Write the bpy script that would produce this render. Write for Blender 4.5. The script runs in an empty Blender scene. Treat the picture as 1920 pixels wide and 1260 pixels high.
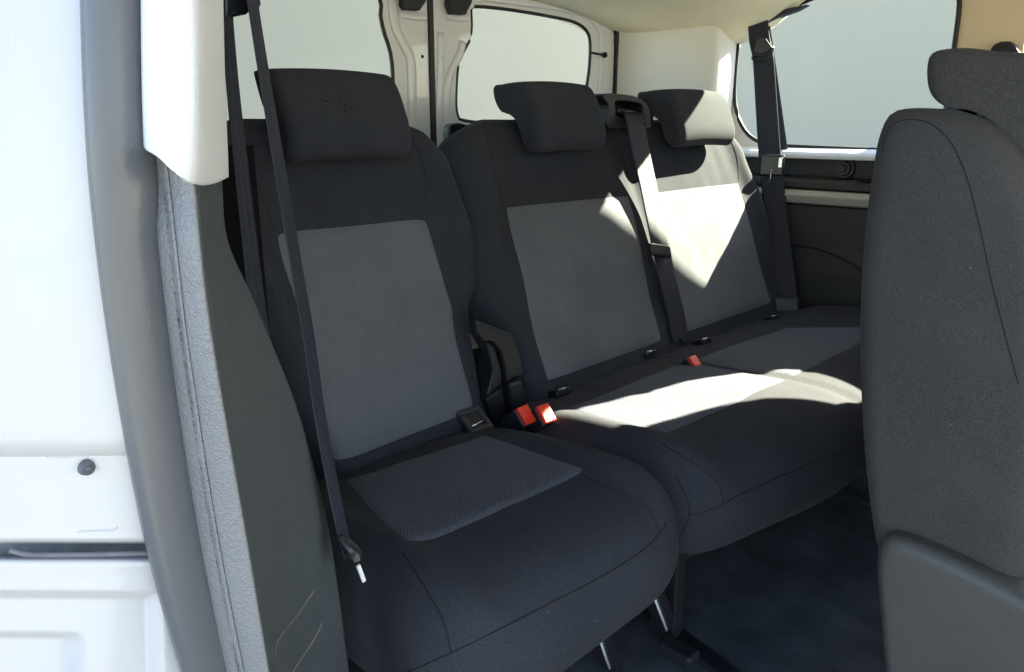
import bpy, bmesh, math, random
from mathutils import noise as mnoise
from mathutils import Vector, Matrix
from mathutils.bvhtree import BVHTree
random.seed(7)
scn = bpy.context.scene
col = scn.collection

# ------------------------------------------------------------------ camera
F_PX = 1440.0
TH = math.atan(401.0 / F_PX)
AZ = math.radians(44.2)
CAM = Vector((0.0, 0.0, 0.884))
HD = Vector((math.cos(AZ), math.sin(AZ), 0))
UPZ = Vector((0, 0, 1))
FW = HD * math.cos(TH) - UPZ * math.sin(TH)
RT = Vector((math.sin(AZ), -math.cos(AZ), 0))
UP = HD * math.sin(TH) + UPZ * math.cos(TH)
cd = bpy.data.cameras.new('camera')
cd.sensor_width = 36.0
cd.lens = 36.0 * F_PX / 1920.0
cd.clip_start = 0.02
cd.clip_end = 500
cam = bpy.data.objects.new('camera', cd)
col.objects.link(cam)
cam.matrix_world = Matrix(((RT.x, UP.x, -FW.x, CAM.x), (RT.y, UP.y, -FW.y, CAM.y), (RT.z, UP.z, -FW.z, CAM.z), (0, 0, 0, 1)))
scn.camera = cam

# ------------------------------------------------------------------ sky, sun, exposure
SUN = Vector((1.0, -0.25, 0.587)).normalized()
w = bpy.data.worlds.new('World')
scn.world = w
w.use_nodes = True
nt = w.node_tree
sky = nt.nodes.new('ShaderNodeTexSky')
sky.sky_type = 'NISHITA'
sky.sun_disc = False
sky.sun_elevation = math.asin(SUN.z)
sky.sun_rotation = math.atan2(SUN.x, SUN.y)
bg = nt.nodes['Background']
bg.inputs['Strength'].default_value = 0.054
nt.links.new(sky.outputs[0], bg.inputs[0])
sl = bpy.data.lights.new('sun', 'SUN')
sl.energy = 5.0
sl.angle = math.radians(0.5)
sl.color = (1.0, 0.96, 0.70)
so = bpy.data.objects.new('sun', sl)
so.rotation_euler = SUN.to_track_quat('Z', 'Y').to_euler()
so.location = (6, 1.2, 6)
col.objects.link(so)
scn.view_settings.view_transform = 'Standard'
scn.view_settings.look = 'None'
scn.view_settings.gamma = 1.0
scn.view_settings.exposure = 3.7
scn.cycles.max_bounces = 12
scn.cycles.diffuse_bounces = 8
scn.cycles.transparent_max_bounces = 12


# ------------------------------------------------------------------ helpers
def ray(px, py):
    return FW * F_PX + RT * (px - 960) + UP * (630 - py)


def at_x(px, py, x):
    d = ray(px, py)
    return CAM + d * ((x - CAM.x) / d.x)


def at_y(px, py, y):
    d = ray(px, py)
    return CAM + d * ((y - CAM.y) / d.y)


def at_z(px, py, z):
    d = ray(px, py)
    return CAM + d * ((z - CAM.z) / d.z)


def tag(o, label=None, cat=None, group=None, kind=None):
    if label: o['label'] = label
    if cat: o['category'] = cat
    if group: o['group'] = group
    if kind: o['kind'] = kind
    return o


def thing(name, label, cat, loc, group=None):
    o = bpy.data.objects.new(name, None)
    o.empty_display_size = 0.05
    o.location = loc
    col.objects.link(o)
    return tag(o, label, cat, group)


def abs_loc(o):
    v = Vector((0, 0, 0))
    while o is not None:
        v += Vector(o.location)
        o = o.parent
    return v


def obj(name, bm, mat, parent=None, smooth=True, kind=None, bevel=0.0, seg=3):
    """link a bmesh (in world coordinates) as ONE object"""
    bmesh.ops.recalc_face_normals(bm, faces=bm.faces)
    if parent is not None:
        bmesh.ops.translate(bm, verts=bm.verts, vec=-abs_loc(parent))
    me = bpy.data.meshes.new(name)
    bm.to_mesh(me)
    bm.free()
    me.materials.append(mat)
    if smooth:
        for p in me.polygons: p.use_smooth = True
    o = bpy.data.objects.new(name, me)
    col.objects.link(o)
    if parent is not None: o.parent = parent
    if kind: o['kind'] = kind
    if bevel > 0:
        b = o.modifiers.new('bevel', 'BEVEL')
        b.width = bevel; b.segments = seg; b.limit_method = 'ANGLE'; b.angle_limit = math.radians(35)
        b.harden_normals = False
    return o


def spline(pts, n, closed=False):
    """centripetal-ish Catmull-Rom, resampled evenly to n points"""
    P = [Vector(p) for p in pts]
    N = len(P)
    out = []
    segs = N if closed else N - 1
    for i in range(segs):
        if closed:
            a, b, c, d = P[(i - 1) % N], P[i], P[(i + 1) % N], P[(i + 2) % N]
        else:
            a, b, c, d = P[max(i - 1, 0)], P[i], P[i + 1], P[min(i + 2, N - 1)]
        for k in range(16):
            t = k / 16
            out.append(0.5 * ((2 * b) + (c - a) * t + (2 * a - 5 * b + 4 * c - d) * t * t + (3 * b - a - 3 * c + d) * t ** 3))
    out.append(out[0].copy() if closed else P[-1])
    L = [0]
    for i in range(1, len(out)): L.append(L[-1] + (out[i] - out[i - 1]).length)
    tot = L[-1]
    res = []
    m = n if closed else n - 1
    j = 0
    for k in range(n):
        s = tot * k / m
        while j < len(L) - 2 and L[j + 1] < s: j += 1
        f = (s - L[j]) / max(L[j + 1] - L[j], 1e-9)
        res.append(out[j].lerp(out[j + 1], min(max(f, 0), 1)))
    return res


def loft(bm, rings, close_ring=True, cap=True):
    R = [[bm.verts.new(p) for p in r] for r in rings]
    n = len(R[0])
    for i in range(len(R) - 1):
        for j in range(n if close_ring else n - 1):
            a, b = R[i][j], R[i][(j + 1) % n]
            c, d = R[i + 1][(j + 1) % n], R[i + 1][j]
            try: bm.faces.new((a, b, c, d))
            except ValueError: pass
    if cap and close_ring:
        for r in (R[0], R[-1]):
            cen = Vector((0, 0, 0))
            for v in r: cen += v.co
            c = bm.verts.new(cen / n)
            for j in range(n):
                bm.faces.new((r[j], r[(j + 1) % n], c))
    return R


def ext_round(prof, x0, x1, r, M, deform, rexp=2.0, fil=7):
    """closed profile (a,b) swept from x0 to x1 with rounded ends. deform(x,a,b)->world"""
    amin = min(p[0] for p in prof); amax = max(p[0] for p in prof)
    bmin = min(p[1] for p in prof); bmax = max(p[1] for p in prof)
    ca, cb, ha, hb = (amin + amax) / 2, (bmin + bmax) / 2, (amax - amin) / 2, (bmax - bmin) / 2
    st = []
    # ends: inner rings close the flat cap, then the fillet
    for q in (0.25, 0.55, 0.8, 0.93): st.append((x0, q, r))
    for k in range(fil + 1):
        t = (k / fil) * math.pi / 2
        st.append((x0 + r * (1 - math.sin(t)) if False else x0 + r * (1 - math.cos(t)), 1.0, r * (1 - math.sin(t))))
    for k in range(1, M):
        st.append((x0 + r + (x1 - x0 - 2 * r) * k / M, 1.0, 0.0))
    for k in range(fil + 1):
        t = (1 - k / fil) * math.pi / 2
        st.append((x1 - r * (1 - math.cos(t)), 1.0, r * (1 - math.sin(t))))
    for q in (0.93, 0.8, 0.55, 0.25): st.append((x1, q, r))
    rings = []
    for (x, q, dl) in st:
        da, db = min(dl, ha * 0.85), min(dl, hb * 0.85)
        ring = []
        for (a, b) in prof:
            aa = ca + (a - ca) * (ha - da) / ha * q
            bb = cb + (b - cb) * (hb - db) / hb * q
            ring.append(deform(x, aa, bb))
        rings.append(ring)
    bm = bmesh.new()
    loft(bm, rings)
    return bm


def tube(bm, pts, r, n=8, flat=1.0, normal=None):
    P = [Vector(p) for p in pts]
    rings = []
    for i, p in enumerate(P):
        t = (P[min(i + 1, len(P) - 1)] - P[max(i - 1, 0)]).normalized()
        ref = Vector(normal) if normal else (Vector((0, 0, 1)) if abs(t.z) < 0.9 else Vector((1, 0, 0)))
        s = t.cross(ref).normalized()
        u = s.cross(t).normalized()
        rr = r[i] if isinstance(r, (list, tuple)) else r
        rings.append([p + s * math.cos(2 * math.pi * k / n) * rr + u * math.sin(2 * math.pi * k / n) * rr * flat for k in range(n)])
    loft(bm, rings)
    return bm


def strap(bm, pts, width, wdir, thick=0.0016, n=60, groove=True):
    """webbing: a ribbon along pts (smoothed), width along wdir(list or single), real thickness"""
    P = spline(pts, n)
    rings = []
    for i, p in enumerate(P):
        t = (P[min(i + 1, n - 1)] - P[max(i - 1, 0)]).normalized()
        f = i / (n - 1)
        if isinstance(wdir, (list, tuple)) and len(wdir) == 2 and isinstance(wdir[0], Vector):
            wd = wdir[0].lerp(wdir[1], f)
        else: wd = Vector(wdir)
        wd = (wd - t * wd.dot(t)).normalized()
        nn = t.cross(wd).normalized()
        hw = (width[0] + (width[1] - width[0]) * f) / 2 if isinstance(width, tuple) else width / 2
        prof = []
        for k in range(13):
            u = -1 + 2 * k / 12
            z = thick * (0.5 if abs(u) < 1 else 0.0)
            if groove and k in (2, 4, 8, 10): z *= 0.35
            prof.append((u, z))
        ring = [p + wd * hw * u + nn * z for (u, z) in prof] + [p + wd * hw * u - nn * z for (u, z) in reversed(prof[1:-1])]
        rings.append(ring)
    loft(bm, rings)
    return bm


def box(bm, lo, hi):
    x0, y0, z0 = lo; x1, y1, z1 = hi
    v = [bm.verts.new(p) for p in ((x0, y0, z0), (x1, y0, z0), (x1, y1, z0), (x0, y1, z0), (x0, y0, z1), (x1, y0, z1), (x1, y1, z1), (x0, y1, z1))]
    for f in ((0, 1, 2, 3), (7, 6, 5, 4), (0, 4, 5, 1), (1, 5, 6, 2), (2, 6, 7, 3), (3, 7, 4, 0)):
        bm.faces.new([v[i] for i in f])


def obox(bm, c, ax, ay, az, hx, hy, hz):
    """oriented box, centre and half sizes"""
    ax, ay, az = Vector(ax).normalized(), Vector(ay).normalized(), Vector(az).normalized()
    v = []
    for sz in (-1, 1):
        for sy, sx in ((-1, -1), (-1, 1), (1, 1), (1, -1)):
            v.append(bm.verts.new(Vector(c) + ax * hx * sx + ay * hy * sy + az * hz * sz))
    for f in ((0, 1, 2, 3), (7, 6, 5, 4), (0, 4, 5, 1), (1, 5, 6, 2), (2, 6, 7, 3), (3, 7, 4, 0)):
        bm.faces.new([v[i] for i in f])


def plate(bm, outer, holes, vec):
    """flat polygon with holes, extruded by vec to a solid"""
    E = []
    for loop in [outer] + list(holes):
        vs = [bm.verts.new(p) for p in loop]
        for i in range(len(vs)): E.append(bm.edges.new((vs[i], vs[(i + 1) % len(vs)])))
    g = bmesh.ops.triangle_fill(bm, use_beauty=True, use_dissolve=False, edges=E)
    fs = [f for f in g['geom'] if isinstance(f, bmesh.types.BMFace)]
    ex = bmesh.ops.extrude_face_region(bm, geom=fs, use_keep_orig=True)
    vs = [v for v in ex['geom'] if isinstance(v, bmesh.types.BMVert)]
    bmesh.ops.translate(bm, verts=vs, vec=Vector(vec))
    return bm


def smooth_step(a, b, x):
    t = min(max((x - a) / (b - a), 0.0), 1.0)
    return t * t * (3 - 2 * t)


def interp(tab, x):
    if x <= tab[0][0]: return tab[0][1]
    for (a, fa), (b, fb) in zip(tab, tab[1:]):
        if x <= b:
            return fa + (fb - fa) * smooth_step(a, b, x)
    return tab[-1][1]


# ------------------------------------------------------------------ materials
def base_mat(name):
    m = bpy.data.materials.new(name)
    m.use_nodes = True
    t = m.node_tree
    return m, t, t.nodes['Principled BSDF']


def mat(name, c, rough=0.6, noise=0.12, nscale=30, bump=0.0, bscale=400, metal=0.0, spec=0.5, coat=0.0, sheen=0.0, detail=3, wear=0.0):
    m, t, b = base_mat(name)
    N = t.nodes.new; L = t.links.new
    tc = N('ShaderNodeTexCoord')
    n1 = N('ShaderNodeTexNoise'); n1.inputs['Scale'].default_value = nscale; n1.inputs['Detail'].default_value = detail
    L(tc.outputs['Object'], n1.inputs['Vector'])
    mx = N('ShaderNodeMix'); mx.data_type = 'RGBA'
    L(n1.outputs['Fac'], mx.inputs['Factor'])
    mx.inputs[6].default_value = (*[v * (1 - noise) for v in c], 1)
    mx.inputs[7].default_value = (*[min(v * (1 + noise), 1) for v in c], 1)
    L(mx.outputs[2], b.inputs['Base Color'])
    rr = N('ShaderNodeMapRange'); rr.inputs['To Min'].default_value = max(rough - 0.08, 0.02); rr.inputs['To Max'].default_value = min(rough + 0.08, 1)
    L(n1.outputs['Fac'], rr.inputs['Value']); L(rr.outputs[0], b.inputs['Roughness'])
    b.inputs['Metallic'].default_value = metal
    b.inputs['Specular IOR Level'].default_value = spec
    b.inputs['Coat Weight'].default_value = coat
    b.inputs['Sheen Weight'].default_value = sheen
    if bump > 0:
        n2 = N('ShaderNodeTexNoise'); n2.inputs['Scale'].default_value = bscale; n2.inputs['Detail'].default_value = 2
        L(tc.outputs['Object'], n2.inputs['Vector'])
        bp = N('ShaderNodeBump'); bp.inputs['Strength'].default_value = bump; bp.inputs['Distance'].default_value = 0.001
        L(n2.outputs['Fac'], bp.inputs['Height']); L(bp.outputs[0], b.inputs['Normal'])
    return m


def fabric(name, c, weave, wcontrast, bump, sheen=0.03, lint=0.35):
    """woven cloth: fine thread grid in the object's own space plus blotchy wear"""
    m, t, b = base_mat(name)
    N = t.nodes.new; L = t.links.new
    tc = N('ShaderNodeTexCoord')
    sep = N('ShaderNodeSeparateXYZ'); L(tc.outputs['Object'], sep.inputs[0])

    def sine(sock, k):
        a = N('ShaderNodeMath'); a.operation = 'MULTIPLY'; L(sock, a.inputs[0]); a.inputs[1].default_value = k
        s = N('ShaderNodeMath'); s.operation = 'SINE'; L(a.outputs[0], s.inputs[0]); return s
    yz = N('ShaderNodeMath'); yz.operation = 'ADD'; L(sep.outputs[1], yz.inputs[0]); L(sep.outputs[2], yz.inputs[1])
    s1 = sine(sep.outputs[0], weave); s2 = sine(yz.outputs[0], weave * 1.15)
    mu = N('ShaderNodeMath'); mu.operation = 'MULTIPLY'; L(s1.outputs[0], mu.inputs[0]); L(s2.outputs[0], mu.inputs[1])
    n1 = N('ShaderNodeTexNoise'); n1.inputs['Scale'].default_value = 9; n1.inputs['Detail'].default_value = 6
    n2 = N('ShaderNodeTexNoise'); n2.inputs['Scale'].default_value = 900; n2.inputs['Detail'].default_value = 2
    for n in (n1, n2): L(tc.outputs['Object'], n.inputs['Vector'])
    mr = N('ShaderNodeMapRange'); L(mu.outputs[0], mr.inputs['Value'])
    mr.inputs['From Min'].default_value = -1; mr.inputs['To Min'].default_value = 1 - wcontrast; mr.inputs['To Max'].default_value = 1 + wcontrast
    m2 = N('ShaderNodeMapRange'); L(n1.outputs['Fac'], m2.inputs['Value'])
    m2.inputs['From Min'].default_value = 0.3; m2.inputs['From Max'].default_value = 0.7; m2.inputs['To Min'].default_value = 0.91; m2.inputs['To Max'].default_value = 1.09
    m3 = N('ShaderNodeMapRange'); L(n2.outputs['Fac'], m3.inputs['Value'])
    m3.inputs['From Min'].default_value = 0.3; m3.inputs['From Max'].default_value = 0.7; m3.inputs['To Min'].default_value = 1 - lint; m3.inputs['To Max'].default_value = 1 + lint
    a1 = N('ShaderNodeMath'); a1.operation = 'MULTIPLY'; L(mr.outputs[0], a1.inputs[0]); L(m2.outputs[0], a1.inputs[1])
    a2 = N('ShaderNodeMath'); a2.operation = 'MULTIPLY'; L(a1.outputs[0], a2.inputs[0]); L(m3.outputs[0], a2.inputs[1])
    vm = N('ShaderNodeVectorMath'); vm.operation = 'SCALE'; vm.inputs[0].default_value = c; L(a2.outputs[0], vm.inputs['Scale'])
    L(vm.outputs[0], b.inputs['Base Color'])
    vo = N('ShaderNodeTexVoronoi'); vo.inputs['Scale'].default_value = 42; L(tc.outputs['Object'], vo.inputs['Vector'])
    lt = N('ShaderNodeMath'); lt.operation = 'LESS_THAN'; L(vo.outputs['Distance'], lt.inputs[0]); lt.inputs[1].default_value = 0.022
    lm = N('ShaderNodeMix'); lm.data_type = 'RGBA'; L(lt.outputs[0], lm.inputs['Factor']); L(vm.outputs[0], lm.inputs[6]); lm.inputs[7].default_value = (0.22, 0.21, 0.20, 1)
    L(lm.outputs[2], b.inputs['Base Color'])
    b.inputs['Roughness'].default_value = 0.92
    b.inputs['Specular IOR Level'].default_value = 0.08
    b.inputs['Sheen Weight'].default_value = sheen
    b.inputs['Sheen Roughness'].default_value = 0.5
    bp = N('ShaderNodeBump'); bp.inputs['Strength'].default_value = bump; bp.inputs['Distance'].default_value = 0.0008
    n4 = N('ShaderNodeTexNoise'); n4.inputs['Scale'].default_value = 25; n4.inputs['Detail'].default_value = 3
    L(tc.outputs['Object'], n4.inputs['Vector'])
    ad = N('ShaderNodeMath'); ad.operation = 'MULTIPLY_ADD'; L(n4.outputs['Fac'], ad.inputs[0]); ad.inputs[1].default_value = 3.0; L(a2.outputs[0], ad.inputs[2])
    L(ad.outputs[0], bp.inputs['Height']); L(bp.outputs[0], b.inputs['Normal'])
    return m


def dotted(name, c, rough, scale=520, bump=0.5):
    """light moulded plastic with a fine dimple grain"""
    m, t, b = base_mat(name)
    N = t.nodes.new; L = t.links.new
    tc = N('ShaderNodeTexCoord')
    v = N('ShaderNodeTexVoronoi'); v.inputs['Scale'].default_value = scale; v.inputs['Randomness'].default_value = 0.15
    L(tc.outputs['Object'], v.inputs['Vector'])
    bp = N('ShaderNodeBump'); bp.inputs['Strength'].default_value = bump; bp.inputs['Distance'].default_value = 0.0008
    L(v.outputs['Distance'], bp.inputs['Height']); L(bp.outputs[0], b.inputs['Normal'])
    b.inputs['Base Color'].default_value = (*c, 1)
    b.inputs['Roughness'].default_value = rough
    return m


def leather_grain(name, c, rough, scale, bump, spec=0.5):
    m, t, b = base_mat(name)
    N = t.nodes.new; L = t.links.new
    tc = N('ShaderNodeTexCoord')
    v = N('ShaderNodeTexVoronoi'); v.feature = 'DISTANCE_TO_EDGE'; v.inputs['Scale'].default_value = scale
    n = N('ShaderNodeTexNoise'); n.inputs['Scale'].default_value = scale * 0.8
    n3 = N('ShaderNodeTexNoise'); n3.inputs['Scale'].default_value = 14; n3.inputs['Detail'].default_value = 5
    for q in (n, v, n3): L(tc.outputs['Object'], q.inputs['Vector'])
    ad = N('ShaderNodeMath'); ad.operation = 'ADD'; L(v.outputs['Distance'], ad.inputs[0]); L(n.outputs['Fac'], ad.inputs[1])
    bp = N('ShaderNodeBump'); bp.inputs['Strength'].default_value = bump; bp.inputs['Distance'].default_value = 0.001
    L(ad.outputs[0], bp.inputs['Height']); L(bp.outputs[0], b.inputs['Normal'])
    mx = N('ShaderNodeMix'); mx.data_type = 'RGBA'; L(n3.outputs['Fac'], mx.inputs['Factor'])
    mx.inputs[6].default_value = (*[q * 0.8 for q in c], 1); mx.inputs[7].default_value = (*[q * 1.2 for q in c], 1)
    L(mx.outputs[2], b.inputs['Base Color'])
    b.inputs['Roughness'].default_value = rough
    b.inputs['Specular IOR Level'].default_value = spec
    return m


def glass_mat(name, tint):
    m = bpy.data.materials.new(name); m.use_nodes = True
    t = m.node_tree; t.nodes.clear(); N = t.nodes.new; L = t.links.new
    o = N('ShaderNodeOutputMaterial'); mix = N('ShaderNodeMixShader')
    tr = N('ShaderNodeBsdfTransparent'); tr.inputs[0].default_value = (*tint, 1)
    gl = N('ShaderNodeBsdfGlossy'); gl.inputs['Roughness'].default_value = 0.03
    mix.inputs[0].default_value = 0.002
    L(tr.outputs[0], mix.inputs[1]); L(gl.outputs[0], mix.inputs[2]); L(mix.outputs[0], o.inputs[0])
    return m


M_DARK = fabric('dark_fabric', (0.037, 0.0385, 0.048), 2600, 0.10, 0.35)
M_INS = fabric('grey_woven_fabric', (0.138, 0.141, 0.160), 1500, 0.32, 0.5, lint=0.25)
M_INS_S = fabric('cushion_woven_fabric', (0.098, 0.103, 0.130), 1100, 0.45, 0.6, lint=0.2)
M_SEAM = mat('seam_thread', (0.010, 0.010, 0.013), 0.9)
M_PLAST = leather_grain('black_plastic', (0.010, 0.011, 0.015), 0.45, 900, 0.3)
M_PLAST_S = mat('smooth_black_plastic', (0.016, 0.017, 0.022), 0.32, bump=0.05)
M_GREYPL = leather_grain('grained_grey_plastic', (0.075, 0.085, 0.095), 0.42, 520, 0.8, spec=0.3)
M_SKYLIT_TRIM = leather_grain('skylit_grained_plastic', (0.22, 0.215, 0.225), 0.4, 380, 0.9, spec=0.5)
M_COVER = leather_grain('grained_dark_plastic', (0.052, 0.050, 0.049), 0.45, 620, 0.5)
M_TRIM = dotted('white_grained_trim', (0.80, 0.80, 0.84), 0.5)
M_TRIM2 = mat('pale_trim', (0.80, 0.76, 0.72), 0.65, noise=0.05, nscale=8, bump=0.15, bscale=500)
M_HEAD = mat('headliner', (0.90, 0.83, 0.64), 0.95, noise=0.10, nscale=12, bump=0.3, bscale=600, detail=6)
M_PAINT = mat('white_body_paint', (0.57, 0.545, 0.555), 0.28, noise=0.02, nscale=2, coat=0.4)
M_PAINT2 = mat('door_paint', (0.78, 0.79, 0.82), 0.30, noise=0.03, coat=0.5)
M_RUB = mat('rubber', (0.12, 0.12, 0.13), 0.26, noise=0.1, nscale=8, bump=0.15, bscale=500)
M_SEAL = mat('black_seal', (0.012, 0.012, 0.014), 0.5)
M_BELT = mat('belt_webbing', (0.010, 0.012, 0.028), 0.6, noise=0.3, nscale=300, bump=0.4, bscale=900)
M_CARPET = mat('floor_carpet', (0.085, 0.085, 0.095), 0.95, noise=0.7, nscale=11, bump=0.8, bscale=700, detail=8, spec=0.1)
M_METAL = mat('bare_metal', (0.62, 0.62, 0.64), 0.25, metal=1.0)
M_DMETAL = mat('black_metal', (0.02, 0.02, 0.024), 0.35, metal=0.0)
M_RED = mat('red_plastic', (0.85, 0.035, 0.015), 0.35, noise=0.05)
M_LABEL_GLINT = mat('white_label_glint', (0.8, 0.8, 0.8), 0.6)
M_PANEL = leather_grain('side_panel_plastic', (0.038, 0.038, 0.041), 0.6, 500, 0.4)
M_PTRIM = mat('pale_grey_trim', (0.42, 0.42, 0.39), 0.5, noise=0.04)
M_GLASS = glass_mat('clear_glass', (0.93, 0.96, 0.95))
M_GROUND = mat('asphalt', (0.20, 0.195, 0.185), 0.9, noise=0.15, nscale=3, bump=0.3, bscale=60, detail=8)
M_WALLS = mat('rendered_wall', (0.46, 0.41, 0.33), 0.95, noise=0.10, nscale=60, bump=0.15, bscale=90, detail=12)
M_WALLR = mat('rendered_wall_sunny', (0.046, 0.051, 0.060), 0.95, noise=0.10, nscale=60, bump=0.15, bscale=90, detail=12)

# ------------------------------------------------------------------ outside: ground and two walls seen through the windows
bm = bmesh.new()
bmesh.ops.create_grid(bm, x_segments=2, y_segments=2, size=120, matrix=Matrix.Translation((0, 0, -0.55)))
obj('ground', bm, M_GROUND, smooth=False, kind='structure')
bm = bmesh.new(); box(bm, (9.0, -6, -0.56), (9.3, 6.4, 4.6))
tag(obj('boundary_wall', bm, M_WALLS, smooth=False, bevel=0.02), 'plain pale grey green wall seen through the side window', 'wall')
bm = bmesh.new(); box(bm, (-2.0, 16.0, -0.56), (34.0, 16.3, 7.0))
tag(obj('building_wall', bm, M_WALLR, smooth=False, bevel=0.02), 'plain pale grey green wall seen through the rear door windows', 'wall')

cp = thing('shade_post', 'added post outside the van, out of view, shades part of the side window', 'post', (3.05, 0.46, -0.55))  # made-up post, out of view, blocks sun at the window's front part
bm = bmesh.new(); box(bm, (3.0, 0.375, -0.54), (3.10, 0.542, 2.7)); obj('post', bm, M_GROUND, cp, smooth=False, bevel=0.01)
bm = bmesh.new(); box(bm, (2.93, 0.30, -0.55), (3.17, 0.63, -0.53)); obj('base_plate', bm, M_METAL, cp, smooth=False, bevel=0.004)

# ------------------------------------------------------------------ van shell
XW = 2.15      # inside face of the far side wall
YR = 1.50      # inside face of the rear doors
XN = 0.30      # near side

bm = bmesh.new(); box(bm, (0.12, -2.4, -0.12), (2.19, 1.60, 0.0))
floor = obj('floor', bm, M_CARPET, smooth=False, kind='structure')


def ceil_z(x, y):
    ze = 1.250 - 0.125 * smooth_step(0.92, 1.19, y)
    zc = 1.29 - 0.06 * smooth_step(0.9, 1.5, y)
    u = abs(x - 1.21) / 0.94
    return ze + (zc - ze) * (1 - min(u, 1.0) ** 3.5)


bm = bmesh.new()
NX, NY = 40, 60
rows = []
for i in range(NX + 1):
    x = 0.28 + (2.16 - 0.28) * i / NX
    rows.append([(x, -1.5 + 3.1 * j / NY, ceil_z(x, -1.5 + 3.1 * j / NY)) for j in range(NY + 1)])
g = [[bm.verts.new(p) for p in r] for r in rows]
for i in range(NX):
    for j in range(NY): bm.faces.new((g[i][j], g[i + 1][j], g[i + 1][j + 1], g[i][j + 1]))
ceil = obj('ceiling', bm, M_HEAD, kind='structure')
sm = ceil.modifiers.new('solid', 'SOLIDIFY'); sm.thickness = 0.03; sm.offset = -1
bm = bmesh.new(); box(bm, (0.20, -1.5, 1.33), (2.20, 1.62, 1.37))
obj('roof', bm, M_PAINT, smooth=False, kind='structure')

# far side wall with the window openings
win = [(1.176, 1.105), (1.180, 1.0), (1.172, 0.928), (1.142, 0.867), (1.095, 0.832), (1.02, 0.820), (0.763, 0.814), (0.66, 0.813), (0.622, 0.822),
       (0.607, 0.86), (0.607, 1.05), (0.612, 1.17), (0.64, 1.215), (0.82, 1.222), (0.92, 1.214), (1.004, 1.192), (1.078, 1.170), (1.150, 1.135)]
win_s = [(p.x, p.y) for p in spline([(a, b, 0) for a, b in win], 90, closed=True)]
hole_s = [(a + 0.024 * smooth_step(1.13, 1.165, a) * smooth_step(0.90, 0.96, b), b) for a, b in win_s]
win2_sun = [(0.465, 1.15), (0.462, 0.99), (0.445, 0.93), (0.408, 0.889), (0.36, 0.872), (0.19, 0.870), (0.18, 0.88), (0.231, 0.923), (0.312, 0.992), (0.328, 1.02), (0.322, 1.15), (0.34, 1.19), (0.44, 1.195)]  # unseen opening, front edge shaped to cut the sun band on the cushions
win2b = [(0.10, 0.88), (-0.55, 0.865), (-0.64, 0.90), (-0.66, 1.0), (-0.64, 1.14), (-0.55, 1.19), (0.08, 1.19), (0.12, 1.15), (0.12, 0.93)]
bm = bmesh.new()
outer = [(XW, -1.1, 0.0), (XW, 1.55, 0.0), (XW, 1.55, 1.36), (XW, -1.1, 1.36)]
plate(bm, outer, [[(XW, a, b) for a, b in hole_s], [(XW, a, b) for a, b in win2_sun], [(XW, a, b) for a, b in win2b]], (0.004, 0, 0))
wall = obj('side_wall', bm, mat('beige_pillar_trim', (0.72, 0.58, 0.40), 0.7, noise=0.05, nscale=8, bump=0.15, bscale=500), smooth=False, kind='structure')
# glass and its black rubber
bm = bmesh.new()
plate(bm, [(XW + 0.005, a, b) for a, b in hole_s], [], (0.004, 0, 0))
obj('window_glass', bm, M_GLASS, wall, smooth=False)
bm = bmesh.new()
tube(bm, [(XW - 0.002, a, b) for a, b in win_s] + [(XW - 0.002, *win_s[0])], 0.006, 8)
obj('window_seal', bm, M_SEAL, wall)


def yprof(name, pts, y0, y1, m, bevel=0.0, parent=wall, closed_to=XW - 0.003):
    """profile (x,z) run along y"""
    bm = bmesh.new()
    loop = [(x, z) for x, z in pts]
    loop += [(closed_to, pts[-1][1]), (closed_to, pts[0][1])]
    rings = []
    n = 14
    for k in range(n + 1):
        y = y0 + (y1 - y0) * k / n
        rings.append([(x, y, z) for x, z in loop])
    loft(bm, rings)
    return obj(name, bm, m, parent, smooth=False, bevel=bevel)


yprof('window_ledge', [(2.14, 0.815), (2.10, 0.806), (2.088, 0.798), (2.088, 0.788)], -1.0, 1.16, M_TRIM, 0.004)
yprof('recess_panel', [(2.120, 0.789), (2.120, 0.740)], -1.0, 1.20, M_PANEL, 0.002)
yprof('shelf', [(2.080, 0.737), (2.065, 0.730), (2.065, 0.711)], -1.0, 1.16, M_PANEL, 0.004)
yprof('trim_strip', [(2.062, 0.707), (2.045, 0.694), (2.055, 0.673), (2.07, 0.669)], -1.0, 1.14, M_PTRIM, 0.004)
yprof('lower_panel', [(2.070, 0.666), (2.070, 0.56), (2.055, 0.49), (2.055, 0.30), (2.04, 0.28), (2.04, 0.002)], -1.0, 1.48, M_PANEL, 0.004)
# moulded arch line on the lower panel
bm = bmesh.new()
tube(bm, spline([at_x(a, b, 2.054 if b > 470 else 2.062) for a, b in ((1455, 455), (1485, 459), (1530, 466), (1570, 480), (1605, 500), (1650, 535), (1700, 590))], 40), 0.0035, 6)
obj('panel_groove', bm, M_SEAL, wall)
bm = bmesh.new()
cl = [(a, b) for a, b in win_s if a > 1.03 and b < 1.0]
plate(bm, [(XW - 0.004, a + 0.001, b - 0.001) for a, b in cl] + [(XW - 0.004, 1.03, 0.806), (XW - 0.004, 1.20, 0.806), (XW - 0.004, 1.20, cl[0][1])], [], (0.003, 0, 0))
obj('corner_trim', bm, M_TRIM2, wall, smooth=False)
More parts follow.
